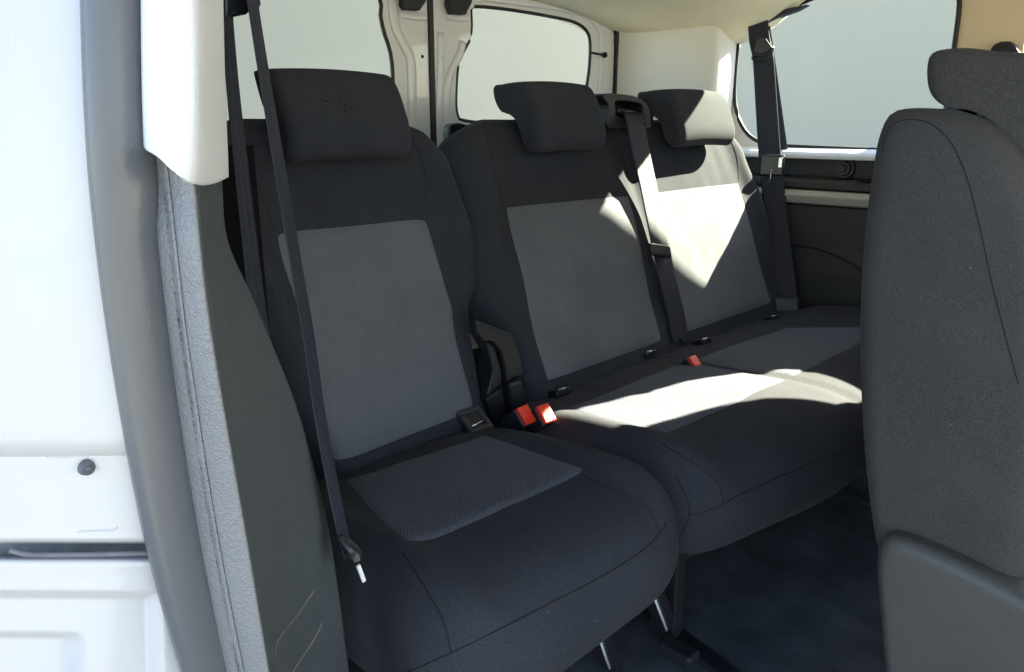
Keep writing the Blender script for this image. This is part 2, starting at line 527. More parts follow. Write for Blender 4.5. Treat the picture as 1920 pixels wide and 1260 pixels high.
# round knob in the recess, dished mounting and cup recess
k = at_x(1582, 316, 2.112)
bm = bmesh.new()
for (r, x0, x1) in ((0.030, 2.121, 2.112), (0.021, 2.118, 2.104), (0.011, 2.108, 2.099)):
    bmesh.ops.create_cone(bm, cap_ends=True, segments=32, radius1=r, radius2=r * 0.9, depth=abs(x0 - x1),
                          matrix=Matrix.Translation(((x0 + x1) / 2, k.y, k.z)) @ Matrix.Rotation(-math.pi / 2, 4, 'Y'))
obj('knob', bm, M_PLAST_S, wall, smooth=False, bevel=0.0015)
k = at_x(1615, 355, 2.08)
bm = bmesh.new()
bmesh.ops.create_cone(bm, cap_ends=True, segments=32, radius1=0.03, radius2=0.033, depth=0.006, matrix=Matrix.Translation((2.10, k.y - 0.01, 0.738)))
obj('cup_recess', bm, M_SEAL, wall, smooth=False)

# rear corner trim (between the side window and the rear door)
bm = bmesh.new()
rings = []
secs = [(2.149, 1.180), (2.12, 1.181), (2.08, 1.183), (2.048, 1.188), (2.034, 1.21), (2.025, 1.28), (2.016, 1.38), (2.003, 1.46), (1.985, 1.497)]
ss = spline([(a, b, 0) for a, b in secs], 40)
for p in ss:
    zt = ceil_z(min(p.x, 2.14), p.y) + 0.004
    rings.append([(p.x, p.y, 0.60 + (zt - 0.60) * j / 20) for j in range(21)])
loft(bm, rings, close_ring=False, cap=False)
ct = obj('rear_corner_trim', bm, M_TRIM2, wall)
sm = ct.modifiers.new('solid', 'SOLIDIFY'); sm.thickness = 0.012; sm.offset = 1
bm = bmesh.new()
tube(bm, [(p.x - 0.001, p.y, ceil_z(min(p.x, 2.14), p.y) - 0.001) for p in ss], 0.0022, 6)
obj('trim_joint', bm, mat('joint_shadow_gap', (0.10, 0.09, 0.07), 0.8), wall)

# near side wall behind the pillar, dark lining
bm = bmesh.new(); box(bm, (0.20, 0.56, 0.0), (0.245, 1.60, 1.33)); box(bm, (0.246, 0.80, 0.0), (0.42, 1.49, 0.86))
nw = obj('near_side_wall', bm, mat('dark_lining', (0.006, 0.006, 0.007), 0.95, spec=0.1), smooth=False, kind='structure')
# rear wall below the door glass and cab bulk ahead are open; body below the floor
bm = bmesh.new(); box(bm, (0.262, -1.5, 1.20), (0.31, 0.56, 1.33))
obj('door_header', bm, M_PAINT, smooth=False, kind='structure')

# ------------------------------------------------------------------ rear doors
def rear_door(label, outline, hole, mirror=False):
    x = sum(p[0] for p in outline) / len(outline)
    t = thing('rear_door', label, 'door', (x, YR, 0.0), 'rear doors')
    bm = bmesh.new()
    hs = [(p.x, p.y) for p in spline([(a, b, 0) for a, b in hole], 80, closed=True)]
    plate(bm, [(a, YR, b) for a, b in outline], [[(a, YR, b) for a, b in hs]], (0, 0.008, 0))
    obj('door_panel', bm, M_PAINT2, t, smooth=False)
    bm = bmesh.new(); plate(bm, [(a, YR + 0.002, b) for a, b in hs], [], (0, 0.004, 0))
    obj('window_glass', bm, M_GLASS, t, smooth=False)
    bm = bmesh.new(); tube(bm, [(a, YR + 0.003, b) for a, b in hs] + [(hs[0][0], YR + 0.003, hs[0][1])], 0.005, 6)
    obj('window_seal', bm, M_SEAL, t)
    return t, hs


def P2(lst, y=YR):
    return [(at_y(a, b, y).x, at_y(a, b, y).z) for a, b in lst]


holeR = P2([(890, 12), (950, 17), (1030, 30), (1080, 42), (1103, 60), (1108, 85), (1106, 130), (1101, 165), (1096, 205), (1080, 222), (960, 232), (870, 226), (857, 210), (856, 170), (860, 120), (872, 92), (882, 72), (885, 45), (884, 22)])
XS = at_y(808, 100, YR).x
outR = [(XS + 0.006, 0.02), (1.985, 0.02), (1.985, 1.10), (1.975, 1.15), (1.945, 1.19), (1.88, 1.215), (1.7, 1.24), (XS + 0.006, 1.255)]
dr, hsR = rear_door('right rear door leaf, cream painted, with the rounded window above the double seat', outR, holeR)
mir = lambda L: [(2 * XS - a, b) for a, b in L]
outL = [(p[0], p[1]) for p in mir(outR)][::-1]
holeL = P2([(712, -8), (715, 30), (722, 62), (732, 92), (737, 125), (738, 160), (735, 215), (720, 235)]) + [(0.80, 0.86), (0.64, 0.865), (0.60, 0.90), (0.60, 1.08), (0.63, 1.16), (0.75, 1.20), (1.05, 1.225)]
dl, hsL = rear_door('left rear door leaf, cream painted, with the window behind the single seat', outL, holeL)


# pressed frame ribs, latch covers, stay pin
def rib(parent, pts, r, y=YR, name='pressed_rib', m=M_PAINT2, flat=0.6):
    bm = bmesh.new()
    tube(bm, spline([at_y(a, b, y) for a, b in pts], 40), r, 10, flat, (0, 1, 0))
    return obj(name, bm, m, parent)


rib(dr, [(826, 60), (826, 150), (822, 260), (820, 420)], 0.012, flat=0.25)
rib(dr, [(868, 78), (862, 102), (846, 135), (838, 180), (838, 300)], 0.012, flat=0.25)
rib(dr, [(836, 30), (862, 34), (880, 32)], 0.009, flat=0.3)
rib(dr, [(905, -6), (960, 2), (1050, 14), (1098, 28), (1122, 52), (1128, 90), (1124, 200)], 0.010, flat=0.3)
rib(dl, [(735, 0), (742, 50), (760, 90), (772, 130), (772, 300)], 0.014, flat=0.25)
rib(dl, [(748, 26), (775, 31), (800, 32)], 0.009, flat=0.3)
for parent, (x0, x1), lab in ((dl, (757, 800), 'black latch cover left of the seam'), (dr, (843, 886), 'black latch cover right of the seam')):
    s = 1 if parent is dr else 0
    poly = [(x0, -25), (x1, -25), (x1, 2 if not s else 4), (x1 - 12, 20 + 8 * s), (x0 + 6, 18 + 8 * s), (x0, 10)]
    bm = bmesh.new()
    plate(bm, [tuple(at_y(a, b, YR - 0.022)) for a, b in poly], [], (0, 0.02, 0))
    obj('latch_cover', bm, M_SEAL, parent, smooth=False, bevel=0.003)
bm = bmesh.new()
tube(bm, [at_y(1110, 99, YR - 0.004), at_y(1134, 103, YR - 0.010)], 0.003, 8)
bmesh.ops.create_uvsphere(bm, u_segments=16, v_segments=8, radius=0.0085, matrix=Matrix.Translation(at_y(1134, 103, YR - 0.010)))
obj('stay_pin', bm, M_SEAL, dr)
bm = bmesh.new()
bmesh.ops.create_uvsphere(bm, u_segments=12, v_segments=8, radius=0.004, matrix=Matrix.Translation(at_y(792, 106, YR)))
obj('screw', bm, M_SEAL, dl)
# seals between the leaves and round the opening
bm = bmesh.new(); box(bm, (XS - 0.008, YR - 0.006, 0.02), (XS + 0.008, YR + 0.03, 1.26))
obj('centre_seal', bm, M_SEAL, dl, smooth=False, bevel=0.003)
bm = bmesh.new()
tube(bm, spline([(1.990, YR - 0.004, 0.02), (1.992, YR - 0.004, 0.8), (1.992, YR - 0.004, 1.10), (1.980, YR - 0.004, 1.16), (1.945, YR - 0.004, 1.20), (1.88, YR - 0.004, 1.225), (1.7, YR - 0.004, 1.25), (1.27, YR - 0.004, 1.265)], 90), 0.009, 8)
obj('opening_seal', bm, M_SEAL, wall)
bm = bmesh.new()
plate(bm, [(2.12, YR + 0.05, 0.0), (2.12, YR + 0.05, 1.36), (0.26, YR + 0.05, 1.36), (0.26, YR + 0.05, 0.0)],
      [[(1.98, YR + 0.05, 0.03), (1.98, YR + 0.05, 1.20), (0.56, YR + 0.05, 1.20), (0.56, YR + 0.05, 0.03)]], (0, 0.04, 0))
obj('rear_frame', bm, M_PAINT, smooth=False, kind='structure')

# ------------------------------------------------------------------ seat generators
LEAN = 0.393
E = Vector((0, LEAN, 1)).normalized()
NF = Vector((0, -1, LEAN)).normalized()
B0 = Vector((0, 0.88, 0.431))


def bw(x, d, h):
    return Vector((x, 0, 0)) + B0 + E * h + NF * d


BPROF = [(0.004, -0.055), (0.006, 0.0), (0.000, 0.10), (0.002, 0.20), (-0.002, 0.32), (-0.004, 0.42), (-0.014, 0.475), (-0.042, 0.508), (-0.075, 0.512),
         (-0.105, 0.49), (-0.118, 0.44), (-0.120, 0.25), (-0.118, 0.0), (-0.10, -0.06), (-0.05, -0.075), (-0.012, -0.072)]


def make_backrest(t, cx, half, wtab, inserts, dark=M_DARK, chan=None, bamp=0.026):
    prof = [(p.x, p.y) for p in spline([(a, b, 0) for a, b in BPROF], 150, closed=True)]

    def deform(x, d, h):
        W = interp(wtab, h)
        s = (x - cx) / half
        xx = cx + s * W
        if d > -0.06:
            k = smooth_step(-0.06, -0.01, d)
            top = 1 - smooth_step(0.40, 0.50, h)
            low = smooth_step(0.10, 0.27, h)
            b = 0.0
            for (a0, a1) in inserts:
                pass
            ed = W - abs(xx - cx)
            b += bamp * math.exp(-((ed - 0.055) / 0.030) ** 2) * low * top      # side bolsters
            b -= 0.006 * math.exp(-((s) / 0.5) ** 2) * top
            if chan: b -= 0.006 * math.exp(-((xx - chan) / 0.02) ** 2) * top
            d += b * k
            # a very slight unevenness of the foam
            d += (0.0022 * mnoise.noise(Vector((xx * 7, h * 7, 1.3))) + 0.0016 * mnoise.noise(Vector((xx * 22, h * 13, 4.1)))) * k
        return bw(xx, d, h)
    bm = ext_round(prof, cx - half, cx + half, 0.055, 70 if half < 0.4 else 110, deform)
    bm.normal_update(); tree = BVHTree.FromBMesh(bm)
    bk = obj('backrest', bm, dark, t)
    return tree, bk


def cast_back(tree, x, h, off=0.0):
    o = bw(x, 0.3, h)
    hit = tree.ray_cast(o, -NF, 0.6)
    return (hit[0] + hit[1] * (off if hit[1].dot(NF) > 0 else -off)) if hit[0] is not None else bw(x, off, h)


def cast_top(tree, x, y, off=0.0):
    hit = tree.ray_cast(Vector((x, y, 1.0)), Vector((0, 0, -1)), 1.0)
    return (hit[0] + hit[1] * (off if hit[1].z > 0 else -off)) if hit[0] is not None else Vector((x, y, 0.4))


def patch(name, cast, tree, quad, m, parent, n=44, lift=0.0028, rc=0.06):
    """quad = four (x,a) corners in order; a panel of cloth laid over the foam, its edges tucked in"""
    bm = bmesh.new()
    g = []
    q = [Vector((*p, 0)) for p in quad]
    for i in range(n + 1):
        r = []
        for j in range(n + 1):
            u, v = i / n, j / n
            # round the corners a little
            e = 0.0
            p = q[0].lerp(q[1], u).lerp(q[3].lerp(q[2], u), v)
            c = (q[0] + q[1] + q[2] + q[3]) / 4
            du, dv = abs(u - 0.5) * 2, abs(v - 0.5) * 2
            k = rc * (du * dv) ** 10
            p = p.lerp(c, k)
            em = min(u, 1 - u, v, 1 - v)
            off = -0.0012 + (lift + 0.0012) * smooth_step(0, 0.045, em)
            r.append(bm.verts.new(cast(tree, p.x, p.y, off)))
        g.append(r)
    for i in range(n):
        for j in range(n): bm.faces.new((g[i][j], g[i + 1][j], g[i + 1][j + 1], g[i][j + 1]))
    P = []
    for i in range(n + 1): P.append(g[i][0].co.copy())
    for j in range(1, n + 1): P.append(g[n][j].co.copy())
    for i in range(n - 1, -1, -1): P.append(g[i][n].co.copy())
    for j in range(n - 1, -1, -1): P.append(g[0][j].co.copy())
    o = obj(name, bm, m, parent)
    b2 = bmesh.new(); tube(b2, P, 0.0011, 6)
    obj('edge_seam', b2, M_SEAM, o)
    return o


def seam(cast, tree, pts, parent, r=0.0010, n=50, name='seam', off=-0.0003, m=None):
    P = spline([(a, b, 0) for a, b in pts], n)
    bm = bmesh.new()
    tube(bm, [cast(tree, p.x, p.y, off) for p in P], r, 6)
    return obj(name, bm, m or M_SEAM, parent)


def seam_px(tree, pts, parent, r=0.0010, n=50):
    P = spline([(a, b, 0) for a, b in pts], n)
    bm = bmesh.new()
    Q = []
    for p in P:
        d = ray(p.x, p.y).normalized()
        h = tree.ray_cast(CAM, d, 4.0)
        if h[0] is not None: Q.append(h[0] + d * 0.0002)
    tube(bm, Q, r, 6)
    return obj('seam', bm, M_SEAM, parent)


HPROF = [(0.060, 0.424), (0.069, 0.445), (0.070, 0.485), (0.066, 0.524), (0.054, 0.546), (0.020, 0.560), (-0.015, 0.570), (-0.032, 0.575), (-0.041, 0.568), (-0.043, 0.548),
         (-0.034, 0.526), (-0.018, 0.515), (0.002, 0.503), (0.016, 0.485), (0.020, 0.46), (0.020, 0.432), (0.030, 0.418), (0.045, 0.415)]


def make_headrest(t, x0, x1, rear=1.0):
    prof = [(p.x, p.y) for p in spline([(a if a > 0.012 else 0.012 + (a - 0.012) * rear, b if a > 0.012 else b - (1 - rear) * 0.25 * (0.012 - a), 0) for a, b in HPROF], 110, closed=True)]
    cx = (x0 + x1) / 2

    def deform(x, d, h):
        k = (x - cx) / (x1 - x0) * 2
        return bw(x, d - 0.004 * k * k, h - 0.003 * k * k)
    bm = ext_round(prof, x0, x1, 0.015, 40, deform, fil=8)
    bm.normal_update(); tree = BVHTree.FromBMesh(bm)
    hr = obj('headrest', bm, M_DARK, t)
    bm = bmesh.new()
    for sx in (cx - 0.05, cx + 0.05):
        bm = bmesh.new()
        tube(bm, [bw(sx, 0.0, 0.47), bw(sx, 0.0, 0.52)], 0.006, 12)
        obj('headrest_post', bm, M_METAL, hr)
    return hr, tree


CPROF = [(0.93, 0.335), (0.925, 0.375), (0.87, 0.402), (0.80, 0.415), (0.70, 0.420), (0.60, 0.427), (0.53, 0.424), (0.478, 0.404), (0.449, 0.358), (0.455, 0.308), (0.490, 0.276),
         (0.56, 0.275), (0.70, 0.275), (0.85, 0.278), (0.915, 0.29)]


def make_cushion(t, x0, x1, ins, r=0.05, nose=0.0, push=0.0):
    prof = [(p.x, p.y) for p in spline([(a, b, 0) for a, b in CPROF], 150, closed=True)]

    def deform(x, y, z):
        if z > 0.34:
            k = smooth_step(0.34, 0.40, z)
            ed = min(x - x0, x1 - x)
            f = smooth_step(0.42, 0.52, y)
            z += (0.016 * math.exp(-((ed - 0.050) / 0.032) ** 2)) * k * (1 - smooth_step(0.70, 0.86, y))
            for gx in ins:
                z -= 0.005 * math.exp(-((x - gx) / 0.008) ** 2) * k
            z += (0.0035 * mnoise.noise(Vector((x * 7, y * 7, 2.7))) + 0.0016 * mnoise.noise(Vector((x * 20, y * 14, 9.1)))) * k
        # the plan outline is a little rounder at the front corners
        ed = min(x - x0, x1 - x)
        y += nose * math.exp(-(ed / 0.06) ** 2) * smooth_step(0.60, 0.45, y)
        y -= push * smooth_step(0.90, 1.22, x) * smooth_step(0.72, 0.46, y)
        return Vector((x, y, z))
    bm = ext_round(prof, x0, x1, r, 80, deform)
    bm.normal_update(); tree = BVHTree.FromBMesh(bm)
    cu = obj('cushion', bm, M_DARK, t)
    return tree, cu


# ------------------------------------------------------------------ single seat
t1 = thing('single_seat', 'single dark fabric seat with grey woven panels, beside the door pillar', 'seat', (0.66, 0.7, 0.0), 'third row seats')
W1 = [(-0.08, 0.158), (0.0, 0.163), (0.10, 0.178), (0.15, 0.190), (0.21, 0.228), (0.30, 0.250), (0.42, 0.240), (0.47, 0.222), (0.515, 0.165)]
C1 = 0.689
tr, _ = make_backrest(t1, C1, 0.25, W1, [])
patch('backrest_panel', cast_back, tr, [(0.535, -0.018), (0.812, -0.012), (0.829, 0.327), (0.543, 0.330)], M_INS, t1, rc=0.05)
seam(cast_back, tr, [(0.829, 0.327), (0.842, 0.40), (0.832, 0.47), (0.80, 0.505)], t1)
seam(cast_back, tr, [(0.549, 0.33), (0.538, 0.40), (0.55, 0.47), (0.58, 0.505)], t1)
make_headrest(t1, 0.572, 0.790, 0.12)
c1, _ = make_cushion(t1, 0.395, 0.840, [], nose=0.035)
patch('cushion_panel', cast_top, c1, [(0.455, 0.603), (0.755, 0.590), (0.763, 0.805), (0.527, 0.838)], M_INS_S, t1, rc=0.015)
seam_px(c1, [(1090, 888), (1120, 905), (1165, 925), (1205, 945), (1228, 975), (1234, 1000)], t1)
seam_px(c1, [(755, 1036), (790, 1090), (830, 1160), (846, 1222)], t1)
seam_px(c1, [(640, 1310), (760, 1262), (850, 1222), (940, 1178), (1040, 1127), (1126, 1082), (1200, 1036), (1235, 1002), (1250, 980)], t1)
# child seat anchor surround
a0 = at_z(890, 788, 0.418)
bm = bmesh.new()
ax = Vector((1, 0.0, 0)); ay = Vector((0, 0.75, 0.55)).normalized(); az = ax.cross(ay)
for (cx_, cy_, hx, hy) in ((0, 0.019, 0.024, 0.005), (0, -0.019, 0.024, 0.005), (-0.019, 0, 0.005, 0.015), (0.019, 0, 0.005, 0.015)):
    obox(bm, a0 + ax * cx_ + ay * cy_, ax, ay, az, hx, hy, 0.005)
an = obj('anchor_surround', bm, M_PANEL, t1, smooth=False, bevel=0.003)
bm = bmesh.new(); obox(bm, a0 - az * 0.001, ax, ay, az, 0.0155, 0.0155, 0.003)
obj('anchor_slot', bm, M_SEAL, an, smooth=False)
bm = bmesh.new(); tube(bm, [a0 + ax * -0.016 - ay * 0.010 + az * 0.004, a0 + ax * 0.016 - ay * 0.008 + az * 0.004], 0.0022, 8)
obj('anchor_bar', bm, M_METAL, an)
# legs under the single seat
for a, b in (((1118, 1180), (1146, 1262)), ((1219, 1100), (1262, 1212))):
    top = at_y(a[0], a[1], 0.60); bot = at_y(b[0], b[1], 0.62)
    bm = bmesh.new(); d = (bot - top)
    obox(bm, (top + bot) / 2 + Vector((0.012, 0.01, 0)) - d * 0.1, (1, 0, 0), (0, 1, 0), d, 0.010, 0.02, d.length / 2 * 1.25)
    leg = obj('leg', bm, M_DMETAL, t1, smooth=False, bevel=0.003)
    bm = bmesh.new(); tube(bm, [top + d * -0.15, bot - d * 0.12], 0.0022, 8)
    obj('leg_glint', bm, M_LABEL_GLINT, leg)  # white tube painted in for the sky glint along the leg
b = at_z(1272, 1222, 0.02)
bm = bmesh.new(); obox(bm, b, (1, 0, 0), (0, 1, 0), (0, 0, 1), 0.018, 0.032, 0.012)
obj('foot_bracket', bm, M_DMETAL, t1, smooth=False, bevel=0.006)
bm = bmesh.new(); box(bm, (0.42, 0.55, 0.20), (0.88, 0.88, 0.272))
obj('seat_frame', bm, M_DMETAL, t1, smooth=False, bevel=0.01)

# ------------------------------------------------------------------ double seat
t2 = thing('double_seat', 'double dark fabric seat with grey woven panels, partly in sunlight', 'seat', (1.455, 0.7, 0.0), 'third row seats')
W2 = [(-0.08, 0.505), (0.0, 0.510), (0.08, 0.520), (0.17, 0.552), (0.25, 0.550), (0.40, 0.520), (0.47, 0.498), (0.515, 0.435)]
C2 = 1.455
tr2, _ = make_backrest(t2, C2, 0.56, W2, [], chan=1.44, bamp=0.012)
patch('backrest_panel', cast_back, tr2, [(0.985, -0.006), (1.372, -0.006), (1.405, 0.327), (1.006, 0.330)], M_INS, t2, rc=0.015)
patch('backrest_panel', cast_back, tr2, [(1.445, -0.006), (1.872, -0.006), (1.882, 0.327), (1.490, 0.327)], M_INS, t2, rc=0.015)
seam(cast_back, tr2, [(1.006, 0.330), (1.000, 0.40), (1.02, 0.47), (1.05, 0.505)], t2)
seam(cast_back, tr2, [(1.882, 0.327), (1.895, 0.40), (1.88, 0.47), (1.85, 0.505)], t2)
make_headrest(t2, 1.085, 1.290, 0.75)
make_headrest(t2, 1.565, 1.815, 0.8)
c2, _ = make_cushion(t2, 0.852, 1.99, [1.325], nose=0.03, push=0.045)
patch('cushion_panel', cast_top, c2, [(0.930, 0.585), (1.318, 0.570), (1.318, 0.785), (0.942, 0.790)], M_INS_S, t2, rc=0.02)
patch('cushion_panel', cast_top, c2, [(1.332, 0.570), (1.86, 0.560), (1.70, 0.755), (1.332, 0.785)], M_INS_S, t2, rc=0.02)
seam_px(c2, [(1240, 831), (1280, 856), (1318, 880), (1345, 905), (1354, 930), (1356, 946)], t2)
seam_px(c2, [(1268, 893), (1286, 930), (1294, 956), (1300, 966), (1340, 952), (1420, 912), (1500, 878), (1610, 832), (1720, 790)], t2)
seam_px(c2, [(1295, 960), (1291, 972), (1266, 1030)], t2)
bm = bmesh.new()
plate(bm, [tuple(at_y(a, b_, 1.16)) for a, b_ in ((842, 240), (848, 232), (862, 230), (884, 235), (884, 340), (850, 315), (843, 285))], [], (0, 0.02, 0))
obj('back_shell', bm, M_PLAST_S, t2, smooth=False, bevel=0.004)
bm = bmesh.new(); box(bm, (0.95, 0.56, 0.20), (1.95, 0.88, 0.272))
obj('seat_frame', bm, M_DMETAL, t2, smooth=False, bevel=0.01)
for lx, ly in ((1.02, 0.60), (1.85, 0.58), (1.02, 0.82), (1.85, 0.82)):
    bm = bmesh.new(); box(bm, (lx, ly, 0.0), (lx + 0.03, ly + 0.05, 0.2))
    obj('leg', bm, M_DMETAL, t2, smooth=False, bevel=0.004)

# anchors on the double seat: small metal glints with dark slots
for (px, py) in ((1048, 735), (1212, 664), (1316, 640), (1446, 597)):
    p = at_z(px, py, 0.412)
    bm = bmesh.new(); obox(bm, p, (1, 0, 0), (0, .92, -.3), (0, .3, .92), 0.020, 0.014, 0.006)
    s_ = obj('anchor_slot', bm, M_SEAL, t2, smooth=False, bevel=0.003)
    bm = bmesh.new(); tube(bm, [p + Vector((-0.010, -0.006, 0.008)), p + Vector((0.006, -0.012, 0.008))], 0.0024, 8)
    obj('anchor_bar', bm, M_METAL, s_)


def crumbs(name, parent, quad, n, m):
    bm = bmesh.new()
    bpy.context.view_layer.update()
    dg = bpy.context.evaluated_depsgraph_get()
    for k in range(n):
        px = random.gauss((quad[0] + quad[2]) / 2, (quad[2] - quad[0]) / 4); py = random.gauss((quad[1] + quad[3]) / 2, (quad[3] - quad[1]) / 4)
        h = scn.ray_cast(dg, CAM, ray(px, py).normalized())
        if h[0] and h[4].name.startswith(('headrest', 'cushion')):
            bmesh.ops.create_icosphere(bm, subdivisions=1, radius=random.uniform(0.0006, 0.0014), matrix=Matrix.Translation(h[1]))
    return obj(name, bm, m, parent, kind='stuff')


M_CRUMB = mat('dark_crumb', (0.006, 0.006, 0.006), 0.9)
crumbs('crumbs', t1, (580, 175, 700, 215), 45, M_CRUMB)
crumbs('crumbs', t2, (1005, 180, 1060, 205), 25, M_CRUMB)
crumbs('crumbs', t2, (1400, 770, 1530, 820), 45, M_CRUMB)


# hinge cover between the seats
def pp(lst, y): return [tuple(at_y(a, b, y)) for a, b in lst]


hc = thing('recliner_cover', 'black plastic recliner cover between the single and the double seat', 'cover', at_y(950, 780, 0.86))
bm = bmesh.new()
plate(bm, pp([(893, 600), (940, 618), (962, 628), (975, 655), (985, 705), (958, 712), (952, 720), (948, 690), (940, 660), (925, 642), (905, 640), (897, 625)], 0.86), [], (0, 0.022, 0))
obj('upper_arm', bm, M_PLAST, hc, smooth=False, bevel=0.006)
bm = bmesh.new()
plate(bm, pp([(912, 640), (928, 648), (940, 690), (942, 722), (925, 735), (913, 745), (925, 700), (918, 665)], 0.868), [], (0, 0.02, 0))
obj('inner_arm', bm, M_PLAST, hc, smooth=False, bevel=0.004)
bm = bmesh.new()
plate(bm, pp([(912, 748), (942, 727), (955, 790), (930, 800)], 0.862), [], (0, 0.02, 0))
obj('lower_cover', bm, M_PLAST, hc, smooth=False, bevel=0.004)
bm = bmesh.new()
plate(bm, pp([(955, 720), (980, 714), (992, 775), (965, 795)], 0.852), [], (0, 0.02, 0))
obj('side_cover', bm, M_PLAST, hc, smooth=False, bevel=0.006)
# black plate put in as the shade of the gap between the seats
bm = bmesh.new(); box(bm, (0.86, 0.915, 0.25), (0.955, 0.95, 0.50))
obj('gap_shade_plate', bm, M_SEAL, hc, smooth=False)


# ------------------------------------------------------------------ buckles
def buckle(px, py, z, label, tilt, L=0.030):
    p = at_z(px, py, z)
    t = thing('seat_belt_buckle', label, 'buckle', p, 'red seat belt buckles')
    ax = Vector((1, 0.1 * tilt, 0)).normalized(); az = Vector((0.1, -0.75, 0.66)).normalized(); ay = az.cross(ax).normalized(); az = ax.cross(ay)
    bm = bmesh.new(); obox(bm, p - az * 0.020, ax, ay, az, 0.0145, L * 0.57, 0.021)
    obj('housing', bm, M_PLAST_S, t, smooth=False, bevel=0.004)
    bm = bmesh.new(); obox(bm, p + az * 0.003, ax, ay, az, 0.0125, L * 0.52, 0.0035)
    obj('release_button', bm, M_RED, t, smooth=False, bevel=0.002)
    return t


buckle(984, 780, 0.432, 'sunlit red buckle, the left of the pair between the seats', 0.5)
buckle(1022, 777, 0.432, 'sunlit orange red buckle, the right of the pair between the seats', -0.5)
buckle(1300, 679, 0.424, 'dark red buckle behind the joint of the double cushion', 0.3, 0.022)

# ------------------------------------------------------------------ middle belt and its retractor housing
t = thing('belt_housing', 'black plastic belt outlet on top of the double backrest', 'belt outlet', at_y(1180, 240, 1.05))
YH = 1.035
bm = bmesh.new()
outer = spline([(*p, ) for p in pp([(1140, 238), (1142, 200), (1130, 178), (1160, 176), (1195, 182), (1213, 195), (1220, 215), (1221, 236), (1212, 240), (1175, 240)], YH)], 60, closed=True)
hole = spline([(*p, ) for p in pp([(1154, 190), (1180, 190), (1203, 196), (1206, 215), (1203, 224), (1160, 218), (1155, 205)], YH)], 40, closed=True)
plate(bm, [tuple(p) for p in outer], [[tuple(p) for p in hole]], (0, 0.06, 0))
obj('housing', bm, M_PLAST, t, smooth=False, bevel=0.002)
bm = bmesh.new(); c_ = at_y(1180, 210, YH + 0.055); box(bm, (c_.x - 0.09, YH + 0.05, c_.z - 0.03), (c_.x + 0.09, YH + 0.062, c_.z + 0.03))
obj('cavity', bm, M_SEAL, t, smooth=False)
bm = bmesh.new(); tube(bm, [at_y(1157, 207, YH + 0.015), at_y(1202, 213, YH + 0.015)], 0.006, 10)
obj('roller', bm, M_PLAST_S, t)

t = thing('seat_belt', 'grey belt hanging down the middle of the double backrest', 'seat belt', at_y(1190, 225, 1.0), 'seat belts')
bm = bmesh.new()
pts = [at_y(1186, 208, YH + 0.02), at_y(1190, 224, 1.015), bw(1.475, 0.022, 0.40), bw(1.470, 0.016, 0.30), bw(1.462, 0.012, 0.20), bw(1.455, 0.012, 0.10), bw(1.452, 0.010, 0.03), bw(1.44, 0.006, -0.02)]
pts = [at_y(1186, 208, YH + 0.02), at_y(1191, 226, 1.012)] + [at_y(a, b_, y_) for a, b_, y_ in ((1203, 290, 1.00), (1216, 350, 0.982), (1228, 410, 0.962), (1240, 470, 0.940), (1254, 530, 0.915), (1268, 590, 0.892), (1276, 640, 0.872))]
strap(bm, pts, (0.066, 0.066), (1, 0, 0))
obj('webbing', bm, M_BELT, t)
p = at_y(1238, 470, 0.925)
bm = bmesh.new(); obox(bm, p, (1, 0, -0.2), (0.15, LEAN, 1), NF, 0.040, 0.014, 0.004)
obj('tongue', bm, M_PLAST_S, t, smooth=False, bevel=0.004)
# ------------------------------------------------------------------ far side belt
t = thing('seat_belt', 'black belt hanging in front of the large side window', 'seat belt', at_x(1430, 60, 2.065), 'seat belts')
bm = bmesh.new()
pts = [at_x(1421, 38, 2.10), at_x(1424, 75, 2.09), at_x(1431, 110, 2.08), at_x(1437, 200, 2.065), at_x(1444, 300, 2.05), at_x(1455, 400, 2.025), at_x(1464, 480, 1.985), at_x(1474, 560, 1.945), at_x(1480, 600, 1.915)]
strap(bm, pts, (0.054, 0.064), (Vector((0.35, -1, 0)), Vector((0.5, -1, 0))))
obj('webbing', bm, M_BELT, t)
bm = bmesh.new()
strap(bm, [at_x(1432, 52, 2.115), at_x(1440, 110, 2.12), at_x(1450, 190, 2.12), at_x(1462, 284, 2.115)], (0.035, 0.045), (0.2, -1, 0))
obj('rear_webbing', bm, M_BELT, t)
bm = bmesh.new()
tube(bm, spline([at_x(a, b_, 2.065) for a, b_ in ((1410, 112), (1414, 102), (1432, 104), (1449, 92), (1450, 88), (1447, 98), (1440, 108), (1420, 112))], 40), 0.0028, 8)
obj('guide_loop', bm, M_PLAST_S, t)
bm = bmesh.new()
plate(bm, [tuple(at_x(a, b_, 2.072)) for a, b_ in ((1413, 98), (1416, 78), (1424, 70), (1436, 73), (1448, 90), (1430, 104))], [], (0.006, 0, 0))
obj('guide_cover', bm, M_PLAST_S, t, smooth=False, bevel=0.003)
bm = bmesh.new()
p = at_x(1447, 310, 2.025)
obox(bm, p, (0.5, -1, 0), (0, 0, 1), (1, 0.5, 0), 0.032, 0.028, 0.006)
obj('tongue', bm, M_PLAST_S, t, smooth=False, bevel=0.005)
bm = bmesh.new()
tube(bm, spline([at_x(a, b_, 2.010) for a, b_ in ((1447, 318), (1445, 325), (1444, 338), (1440, 342))], 16), 0.0018, 6)
obj('tongue_clip', bm, M_METAL, t)
bm = bmesh.new()
obox(bm, at_x(1463, 305, 2.025), (0.5, -1, 0), (0, 0, 1), (1, 0.5, 0), 0.006, 0.014, 0.004)
obj('metal_plate', bm, M_METAL, t, smooth=False, bevel=0.002)
bm = bmesh.new(); p = at_x(1476, 582, 1.90)
obox(bm, p, (0.5, -1, 0), (0, 0.2, 1), (1, 0.5, 0), 0.034, 0.035, 0.008)
obj('anchor_cover', bm, M_PLAST_S, t, smooth=False, bevel=0.01)
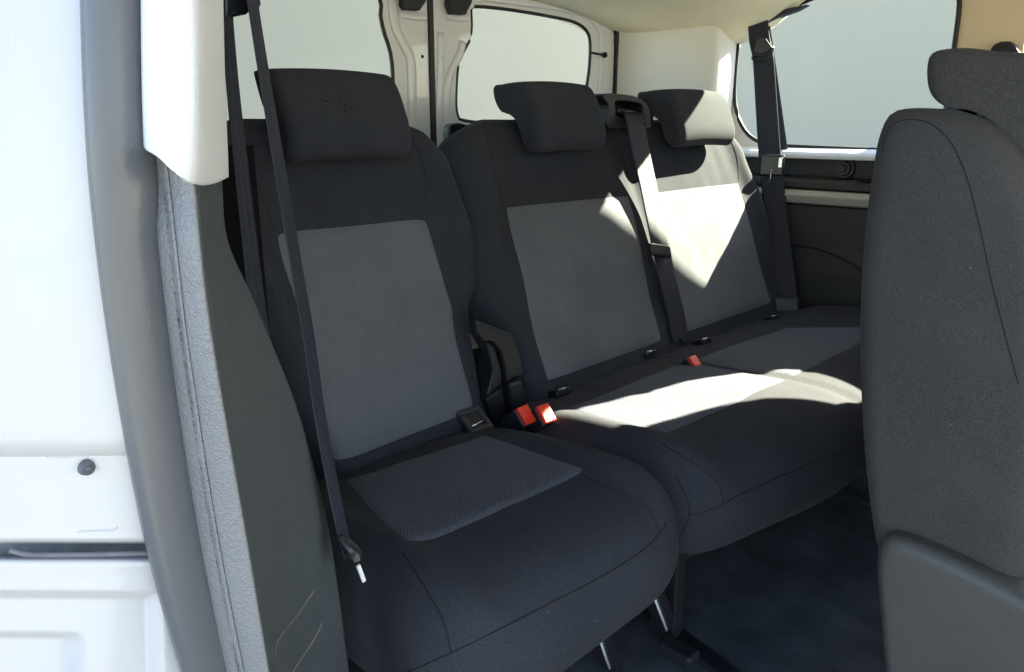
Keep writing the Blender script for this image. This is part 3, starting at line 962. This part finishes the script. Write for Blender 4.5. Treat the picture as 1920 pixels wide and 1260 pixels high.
# upper mounting: black bracket along the roof edge
t = thing('belt_mount', 'black belt mounting bracket under the roof lining at the side window', 'bracket', at_x(1420, 40, 2.11))
bm = bmesh.new()
plate(bm, [tuple(at_x(a, b_, 2.115)) for a, b_ in ((1384, 56), (1398, 42), (1440, 24), (1480, 15), (1512, 8), (1490, 20), (1455, 33), (1440, 42), (1410, 56), (1392, 62))], [], (0.03, 0, 0))
obj('bracket', bm, M_PLAST_S, t, smooth=False, bevel=0.002)

# ------------------------------------------------------------------ near belt (by the pillar)
t = thing('seat_belt', 'dark blue grey belt hanging in front of the single seat beside the pillar', 'seat belt', at_y(470, 0, 0.62), 'seat belts')
bm = bmesh.new()
pts = [at_y(466, -30, 0.70), at_y(473, 0, 0.69), at_y(492, 120, 0.68), at_y(512, 240, 0.67), at_y(532, 360, 0.655), at_y(556, 500, 0.64), at_y(580, 640, 0.62), at_y(600, 780, 0.60), at_y(622, 900, 0.58), at_y(643, 1000, 0.56), at_y(656, 1045, 0.55)]
strap(bm, pts, (0.042, 0.018), (Vector((0.8, 0.9, 0)), Vector((0.9, 0.5, 0))), n=90)
obj('webbing', bm, M_BELT, t)
bm = bmesh.new()
strap(bm, [at_y(424, -20, 0.74), at_y(428, 60, 0.74), at_y(440, 200, 0.74), at_y(462, 400, 0.73), at_y(486, 600, 0.72), at_y(520, 800, 0.70), at_y(560, 960, 0.68)], (0.014, 0.03), (Vector((1, 0.3, 0)), Vector((1, 0.3, 0))), n=80)
obj('rear_webbing', bm, M_BELT, t)
bm = bmesh.new()
tube(bm, spline([at_y(636, 1005, 0.55), at_y(650, 1018, 0.545), at_y(664, 1035, 0.54), at_y(672, 1055, 0.535)], 20), [0.003 + 0.005 * math.sin(math.pi * (k_ + 1) / 21) for k_ in range(20)], 14, 0.5)
obj('anchor_cover', bm, M_PLAST_S, t)
bm = bmesh.new(); d_ = (at_y(683, 1090, 0.53) - at_y(672, 1060, 0.53))
obox(bm, at_y(677, 1075, 0.53), d_, (0, 1, 0), d_.cross(Vector((0, 1, 0))), d_.length / 2, 0.001, 0.0018)
obj('care_label', bm, M_LABEL_GLINT, t, smooth=False)
t = thing('belt_mount', 'black upper belt mounting beside the white pillar trim', 'bracket', at_y(445, 0, 0.70))
bm = bmesh.new()
plate(bm, [tuple(at_y(a, b_, 0.70)) for a, b_ in ((417, -60), (482, -60), (484, -5), (478, 12), (462, 30), (452, 24), (444, 20), (432, 30), (420, 40))], [], (0, 0.03, 0))
obj('bracket', bm, M_PLAST_S, t, smooth=False, bevel=0.004)

# ------------------------------------------------------------------ near pillar
t = thing('door_pillar', 'door pillar with white upper trim and grained dark lower trim', 'pillar', (0.2, 0.45, 0.0))


def skin(name, rows, m, parent, nr=60, nc=40, thick=0.004, back=Vector((0.2, 1, 0)), deform=None):
    """rows: list of lists of (px,py,y) with equal counts; smooth surface through them, solid"""
    cols = [spline([at_y(*p) for p in r], nc) for r in rows]
    g3 = []
    for j in range(nc): g3.append(spline([c[j] for c in cols], nr))
    bm = bmesh.new()
    g = [[bm.verts.new(g3[j][i] + (deform(j / (nc - 1), i / (nr - 1)) if deform else Vector((0, 0, 0)))) for j in range(nc)] for i in range(nr)]
    for i in range(nr - 1):
        for j in range(nc - 1): bm.faces.new((g[i][j], g[i][j + 1], g[i + 1][j + 1], g[i + 1][j]))
    o = obj(name, bm, m, parent)
    s = o.modifiers.new('solid', 'SOLIDIFY'); s.thickness = thick; s.offset = -1
    return o


# upper trim
ul = lambda py, l, k1, k2, r: [(l, py, 0.460), (l + 6, py, 0.448), ((l + k1) / 2, py, 0.434), (k1, py, 0.424), (k2, py, 0.431), ((k2 + r) / 2 + 2, py, 0.50), (r, py, 0.585)]
rows = [ul(-60, 262, 335, 372, 418), ul(0, 263, 338, 374, 419), ul(100, 264, 340, 376, 421), ul(200, 266, 342, 376, 424),
        [(268, 270, 0.460), (276, 276, 0.448), (296, 283, 0.434), (330, 292, 0.424), (374, 298, 0.431), (404, 298, 0.50), (428, 296, 0.585)],
        [(270, 278, 0.460), (278, 284, 0.448), (298, 296, 0.434), (326, 322, 0.424), (368, 346, 0.431), (402, 344, 0.50), (429, 332, 0.585)]]
up = skin('upper_trim', rows, M_TRIM, t)
up.modifiers['solid'].offset = 1
# lower trim: one plastic, outer face coloured paler for its skylight, inner face dark
LO = [(240, 266, 305, 352, 414, .600), (345, 279, 318, 366, 417, .600), (450, 292, 330, 376, 427, .600), (550, 303, 341, 387, 470, .600), (640, 314, 352, 400, 508, .600), (760, 330, 370, 420, 556, .600),
      (880, 348, 388, 441, 590, .600), (1000, 368, 408, 462, 618, .585), (1130, 392, 432, 484, 638, .575), (1260, 418, 458, 506, 655, .565), (1400, 446, 486, 532, 672, .56)]


def strip_row(py, l, g1, c, r, yr):
    o_ = 0.010 if py < 400 else 0.0
    return [(l, py, 0.468 + o_), (l + 5, py, 0.460 + o_), (g1 - 3, py, 0.446 + o_), (g1, py, 0.4468 + o_), (g1 + 4, py, 0.4425 + o_), ((g1 + c) / 2, py, 0.434 + o_), (c - 5, py, 0.429 + o_), (c, py, 0.431 + o_)]


def face_row(py, l, g1, c, r, yr):
    o_ = 0.010 if py < 400 else 0.0
    return [(c - 3, py, 0.4325 + o_), (c + 6, py, 0.440 + o_), (c + (r - c) * 0.33, py, 0.440 + (yr - 0.440) * 0.33 + o_), (c + (r - c) * 0.66, py, 0.440 + (yr - 0.440) * 0.66 + o_), (r, py, yr + o_)]


es = skin('skylit_edge', [strip_row(*q) for q in LO], M_SKYLIT_TRIM, t, nr=120, nc=60)
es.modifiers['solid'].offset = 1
lw = skin('lower_trim', [face_row(*q) for q in LO], M_GREYPL, t, nr=120, nc=50)
lw.modifiers['solid'].offset = 1
bm = bmesh.new(); tube(bm, spline([at_y(q[1] - 2, q[0], 0.466) for q in LO], 80), 0.003, 8)
obj('seal_shade', bm, M_SEAL, t)  # black tube put in as the shade along the seal's right edge
# scratches
for a in (((590, 1105, .5), (560, 1150, .5), (522, 1200, .48), (516, 1230, .48), (518, 1275, .48)), ((605, 1168, .5), (585, 1205, .5), (552, 1255, .49), (545, 1275, .49))):
    bm = bmesh.new(); tube(bm, spline([at_y(x_, y_, z_ - 0.030) for x_, y_, z_ in a], 24), 0.0005, 5)
    sc_ = obj('scratch', bm, mat('scuffed_plastic', (0.16, 0.14, 0.13), 0.7), t)
# rubber door seal
bm = bmesh.new()
cen = [(216, -60), (217, 0), (219, 100), (222, 200), (229, 330), (240, 450), (254, 570), (272, 700), (296, 850), (327, 1010), (362, 1150), (396, 1265), (440, 1400)]
P = spline([at_y(a, b_, 0.470) for a, b_ in cen], 90)
rings = []
for i, p in enumerate(P):
    tt = (P[min(i + 1, 89)] - P[max(i - 1, 0)]).normalized()
    s = tt.cross(Vector((0, 1, 0))).normalized(); u = s.cross(tt).normalized()
    ring = []
    for k in range(28):
        a = 2 * math.pi * k / 28
        rr = 1 + 0.06 * math.cos(3 * a + 0.6)
        ring.append(p + s * math.cos(a) * 0.0188 * rr + u * math.sin(a) * 0.013 * rr)
    rings.append(ring)
loft(bm, rings)
obj('door_seal', bm, M_RUB, t)


# white painted door jamb left of the seal
def emb(u, v):
    return Vector((0, 0, 0))


def jy(a): return 0.520 - 0.045 * smooth_step(-120, 330, a)


def jrow(b_, off=0.0, r=400):
    return [(a, b_, jy(a) + off) for a in range(-120, r, 40)]


jam = skin('painted_jamb', [jrow(b_, 0.006 * smooth_step(815, 835, b_)) for b_ in (-80, 100, 300, 500, 650, 760, 800, 820, 830, 834)], M_PAINT, t, thick=0.01, nr=110)
mid = skin('jamb_cover', [[(a, b_ + 6 * smooth_step(200, 280, a) * (b_ < 850), jy(a) - 0.003 + (0.010 if b_ in (837, 1019) else 0.003 if b_ in (840, 1016) else 0)) for a in range(-120, 420, 40)] for b_ in (837, 840, 846, 860, 900, 960, 1000, 1010, 1016, 1019)], M_PAINT, t, thick=0.008, nr=110)
bm = bmesh.new(); plate(bm, [tuple(at_y(a, b_, 0.532)) for a, b_ in ((-60, 990), (380, 990), (390, 1070), (-60, 1070))], [], (0, 0.01, 0))
obj('slot_back', bm, mat('slot_grey', (0.30, 0.31, 0.33), 0.7, noise=0.6, nscale=60, detail=6), t, smooth=False)  # back of the slot, blotchy grey
bm = bmesh.new(); tube(bm, spline([at_y(a, b_, jy(a) - 0.002) for a, b_ in ((18, 1031), (30, 1035), (60, 1040), (150, 1040), (240, 1038), (320, 1036))], 40), 0.0016, 8)
obj('slot_lip', bm, mat('worn_rubber', (0.16, 0.15, 0.16), 0.6, noise=0.4, nscale=80), t)


def emb(u, v):
    a = smooth_step(0.26, 0.34, v) * (1 - smooth_step(0.60, 0.64, u))
    b = smooth_step(0.50, 0.58, v) * (1 - smooth_step(0.36, 0.42, u))
    return Vector((0, 0.010 * a + 0.012 * b, 0))


lower = skin('lower_jamb', [[(a, b_, jy(a) + (0.016 if b_ == 1043 else 0.004 if b_ == 1047 else 0)) for a in range(-120, 500, 40)] for b_ in (1043, 1047, 1055, 1080, 1130, 1200, 1280, 1380)], M_PAINT, t, thick=0.008, nr=110, nc=110, deform=emb)
# faint pressed lines in the cover
for a in (((88, 857), (120, 857), (150, 856), (172, 862), (185, 880)), ((145, 997), (180, 995), (210, 994), (220, 989))):
    bm = bmesh.new(); tube(bm, spline([at_y(x_, y_, jy(x_) - 0.003) for x_, y_ in a], 30), 0.0006, 6)
    obj('pressed_line', bm, M_PAINT, t)
# screw cap
c = at_y(163, 877, jy(163) - 0.005)
bm = bmesh.new()
M0 = Matrix.Translation(c) @ Vector((0.25, -1, 0)).to_track_quat('Z', 'Y').to_matrix().to_4x4()
bmesh.ops.create_cone(bm, cap_ends=True, segments=36, radius1=0.0050, radius2=0.0044, depth=0.004, matrix=M0)
bmesh.ops.create_uvsphere(bm, u_segments=16, v_segments=8, radius=0.0022, matrix=Matrix.Translation(c + Vector((0, -0.002, 0))))
obj('rubber_cap', bm, mat('grey_cap', (0.10, 0.10, 0.12), 0.5), t, bevel=0.0005)

M_BENCH = fabric('door_lit_dark_fabric', (0.052, 0.049, 0.050), 2600, 0.10, 0.35)  # rear seat cloth, coloured lighter for the daylight from the door
# ------------------------------------------------------------------ second row seat, seen from its side
XSIDE = 0.85
t = thing('front_bench', 'dark fabric seat seen from its side at the right edge, nearest the camera', 'seat', (1.4, 0.1, 0.0))
rear = [at_x(a, b_, XSIDE) for a, b_ in ((1690, 203), (1660, 214), (1643, 250), (1634, 296), (1624, 380), (1618, 450), (1614, 540), (1613, 640), (1617, 760), (1625, 880), (1640, 1000), (1665, 1100), (1700, 1200))]
rear = [(p.y, p.z) for p in rear]
top_f = [(p.y, p.z) for p in [at_x(a, b_, XSIDE) for a, b_ in ((1860, 240), (1790, 208), (1745, 203))]]
front = [(0.10, rear[-1][1] - 0.02), (0.10, 0.45), (0.105, 0.60), (0.135, 0.76), (0.165, 0.84)]
prof = [(p.x, p.y) for p in spline([(a, b_, 0) for a, b_ in rear[::-1]][::-1] + [(a, b_, 0) for a, b_ in front] + [(a, b_, 0) for a, b_ in top_f], 170, closed=True)]


def df(x, y, z):
    return Vector((x - 0.012 * math.sin(min(max((z - 0.3) / 0.6, 0), 1) * math.pi), y, z))


bm = ext_round(prof, XSIDE - 0.012, 1.95, 0.030, 40, df)
bm.normal_update(); trs = BVHTree.FromBMesh(bm)
obj('backrest', bm, M_BENCH, t)


def cast_side(tree, px, py, off=0.0):
    d = ray(px, py).normalized()
    hit = tree.ray_cast(CAM, d, 3.0)
    return hit[0] - d * 0.0003 if hit[0] is not None else at_x(px, py, XSIDE)


seam(cast_side, trs, [(1655, 285), (1668, 240), (1700, 224), (1745, 232), (1785, 270), (1815, 340), (1838, 430), (1862, 540), (1888, 640), (1910, 720)], t, r=0.0006, n=70)
# its headrest: same kind as behind, hung over the top edge
hp = [at_x(a, b_, XSIDE + 0.03) for a, b_ in ((1732, 120), (1746, 95), (1800, 88), (1860, 94), (1925, 100), (1965, 130), (1985, 200), (1990, 300), (1985, 385), (1950, 398), (1915, 385), (1900, 330), (1893, 270), (1870, 225), (1830, 203), (1790, 192), (1756, 192), (1735, 165))]
prof = [(p.y, p.z) for p in spline([(p.y, p.z, 0) for p in hp], 120, closed=True)] if False else [(p.x, p.y) for p in spline([(q.y, q.z, 0) for q in hp], 120, closed=True)]
bm = ext_round(prof, XSIDE + 0.025, XSIDE + 0.285, 0.020, 30, lambda x, y, z: Vector((x, y, z)))
hr = obj('headrest', bm, M_BENCH, t)
bm = ext_round(prof, 1.60, 1.87, 0.020, 30, lambda x, y, z: Vector((x, y, z)))
obj('headrest', bm, M_BENCH, t)
bm = bmesh.new(); pa = at_x(1800, 208, XSIDE + 0.08); bmesh.ops.create_cone(bm, cap_ends=True, segments=28, radius1=0.016, radius2=0.014, depth=0.02, matrix=Matrix.Translation((pa.x, pa.y, pa.z)))
obj('post_sleeve', bm, M_PLAST_S, hr, smooth=False, bevel=0.003)
# plastic recliner cover
cv = [(1641, 1050), (1650, 1016), (1672, 1006), (1720, 1020), (1800, 1056), (1880, 1096), (1960, 1140), (1990, 1180), (1990, 1400), (1680, 1400), (1658, 1260), (1645, 1130)]
prof = [(p.x, p.y) for p in spline([(q.y, q.z, 0) for q in [at_x(a, b_, XSIDE - 0.04) for a, b_ in cv]], 110, closed=True)]
bm = ext_round(prof, XSIDE - 0.045, XSIDE + 0.02, 0.014, 4, lambda x, y, z: Vector((x, y, z)))
obj('recliner_cover', bm, M_COVER, t)
# cushion of that bench, beyond the frame
bm = ext_round([(p.x, p.y) for p in spline([(a, b_, 0) for a, b_ in ((0.14, 0.30), (0.14, 0.40), (0.0, 0.42), (-0.25, 0.43), (-0.36, 0.40), (-0.38, 0.34), (-0.34, 0.29), (0.0, 0.28))], 90, closed=True)], 0.86, 1.95, 0.04, 20, lambda x, y, z: Vector((x, y, z)))
obj('cushion', bm, M_BENCH, t)
bm = bmesh.new(); box(bm, (0.95, -0.25, 0.0), (1.0, 0.1, 0.28)); obj('leg', bm, M_DMETAL, t, smooth=False, bevel=0.005)
bm = bmesh.new(); box(bm, (1.80, -0.25, 0.0), (1.85, 0.1, 0.28)); obj('leg', bm, M_DMETAL, t, smooth=False, bevel=0.005)
# coat hook / belt cap on the far pillar above that headrest
t = thing('belt_mount', 'black belt mounting on the beige pillar above the nearest headrest', 'bracket', at_x(1880, 90, 2.05))
bm = bmesh.new()
plate(bm, [tuple(at_x(a, b_, 2.12)) for a, b_ in ((1850, 104), (1862, 84), (1875, 78), (1894, 77), (1904, 86), (1914, 104))], [], (0.028, 0, 0))
obj('cap', bm, M_PLAST_S, t, smooth=False, bevel=0.004)

# floor rail
bm = bmesh.new()
a, b_ = at_z(1545, 905, 0.004), at_z(1660, 960, 0.004)
tube(bm, [a, b_], 0.004, 8)
tag(obj('floor_rail', bm, M_DMETAL), 'thin dark floor rail under the double seat', 'rail')
bm = bmesh.new()
a, b_ = at_z(1190, 1130, 0.006), at_z(1400, 1290, 0.006)
d_ = (b_ - a).normalized()
obox(bm, (a + b_) / 2, d_, d_.cross(Vector((0, 0, 1))), (0, 0, 1), (b_ - a).length / 2 + 0.1, 0.018, 0.006)
tag(obj('floor_rail', bm, M_DMETAL, smooth=False, bevel=0.003), 'wide dark seat rail on the floor under the single seat', 'rail')
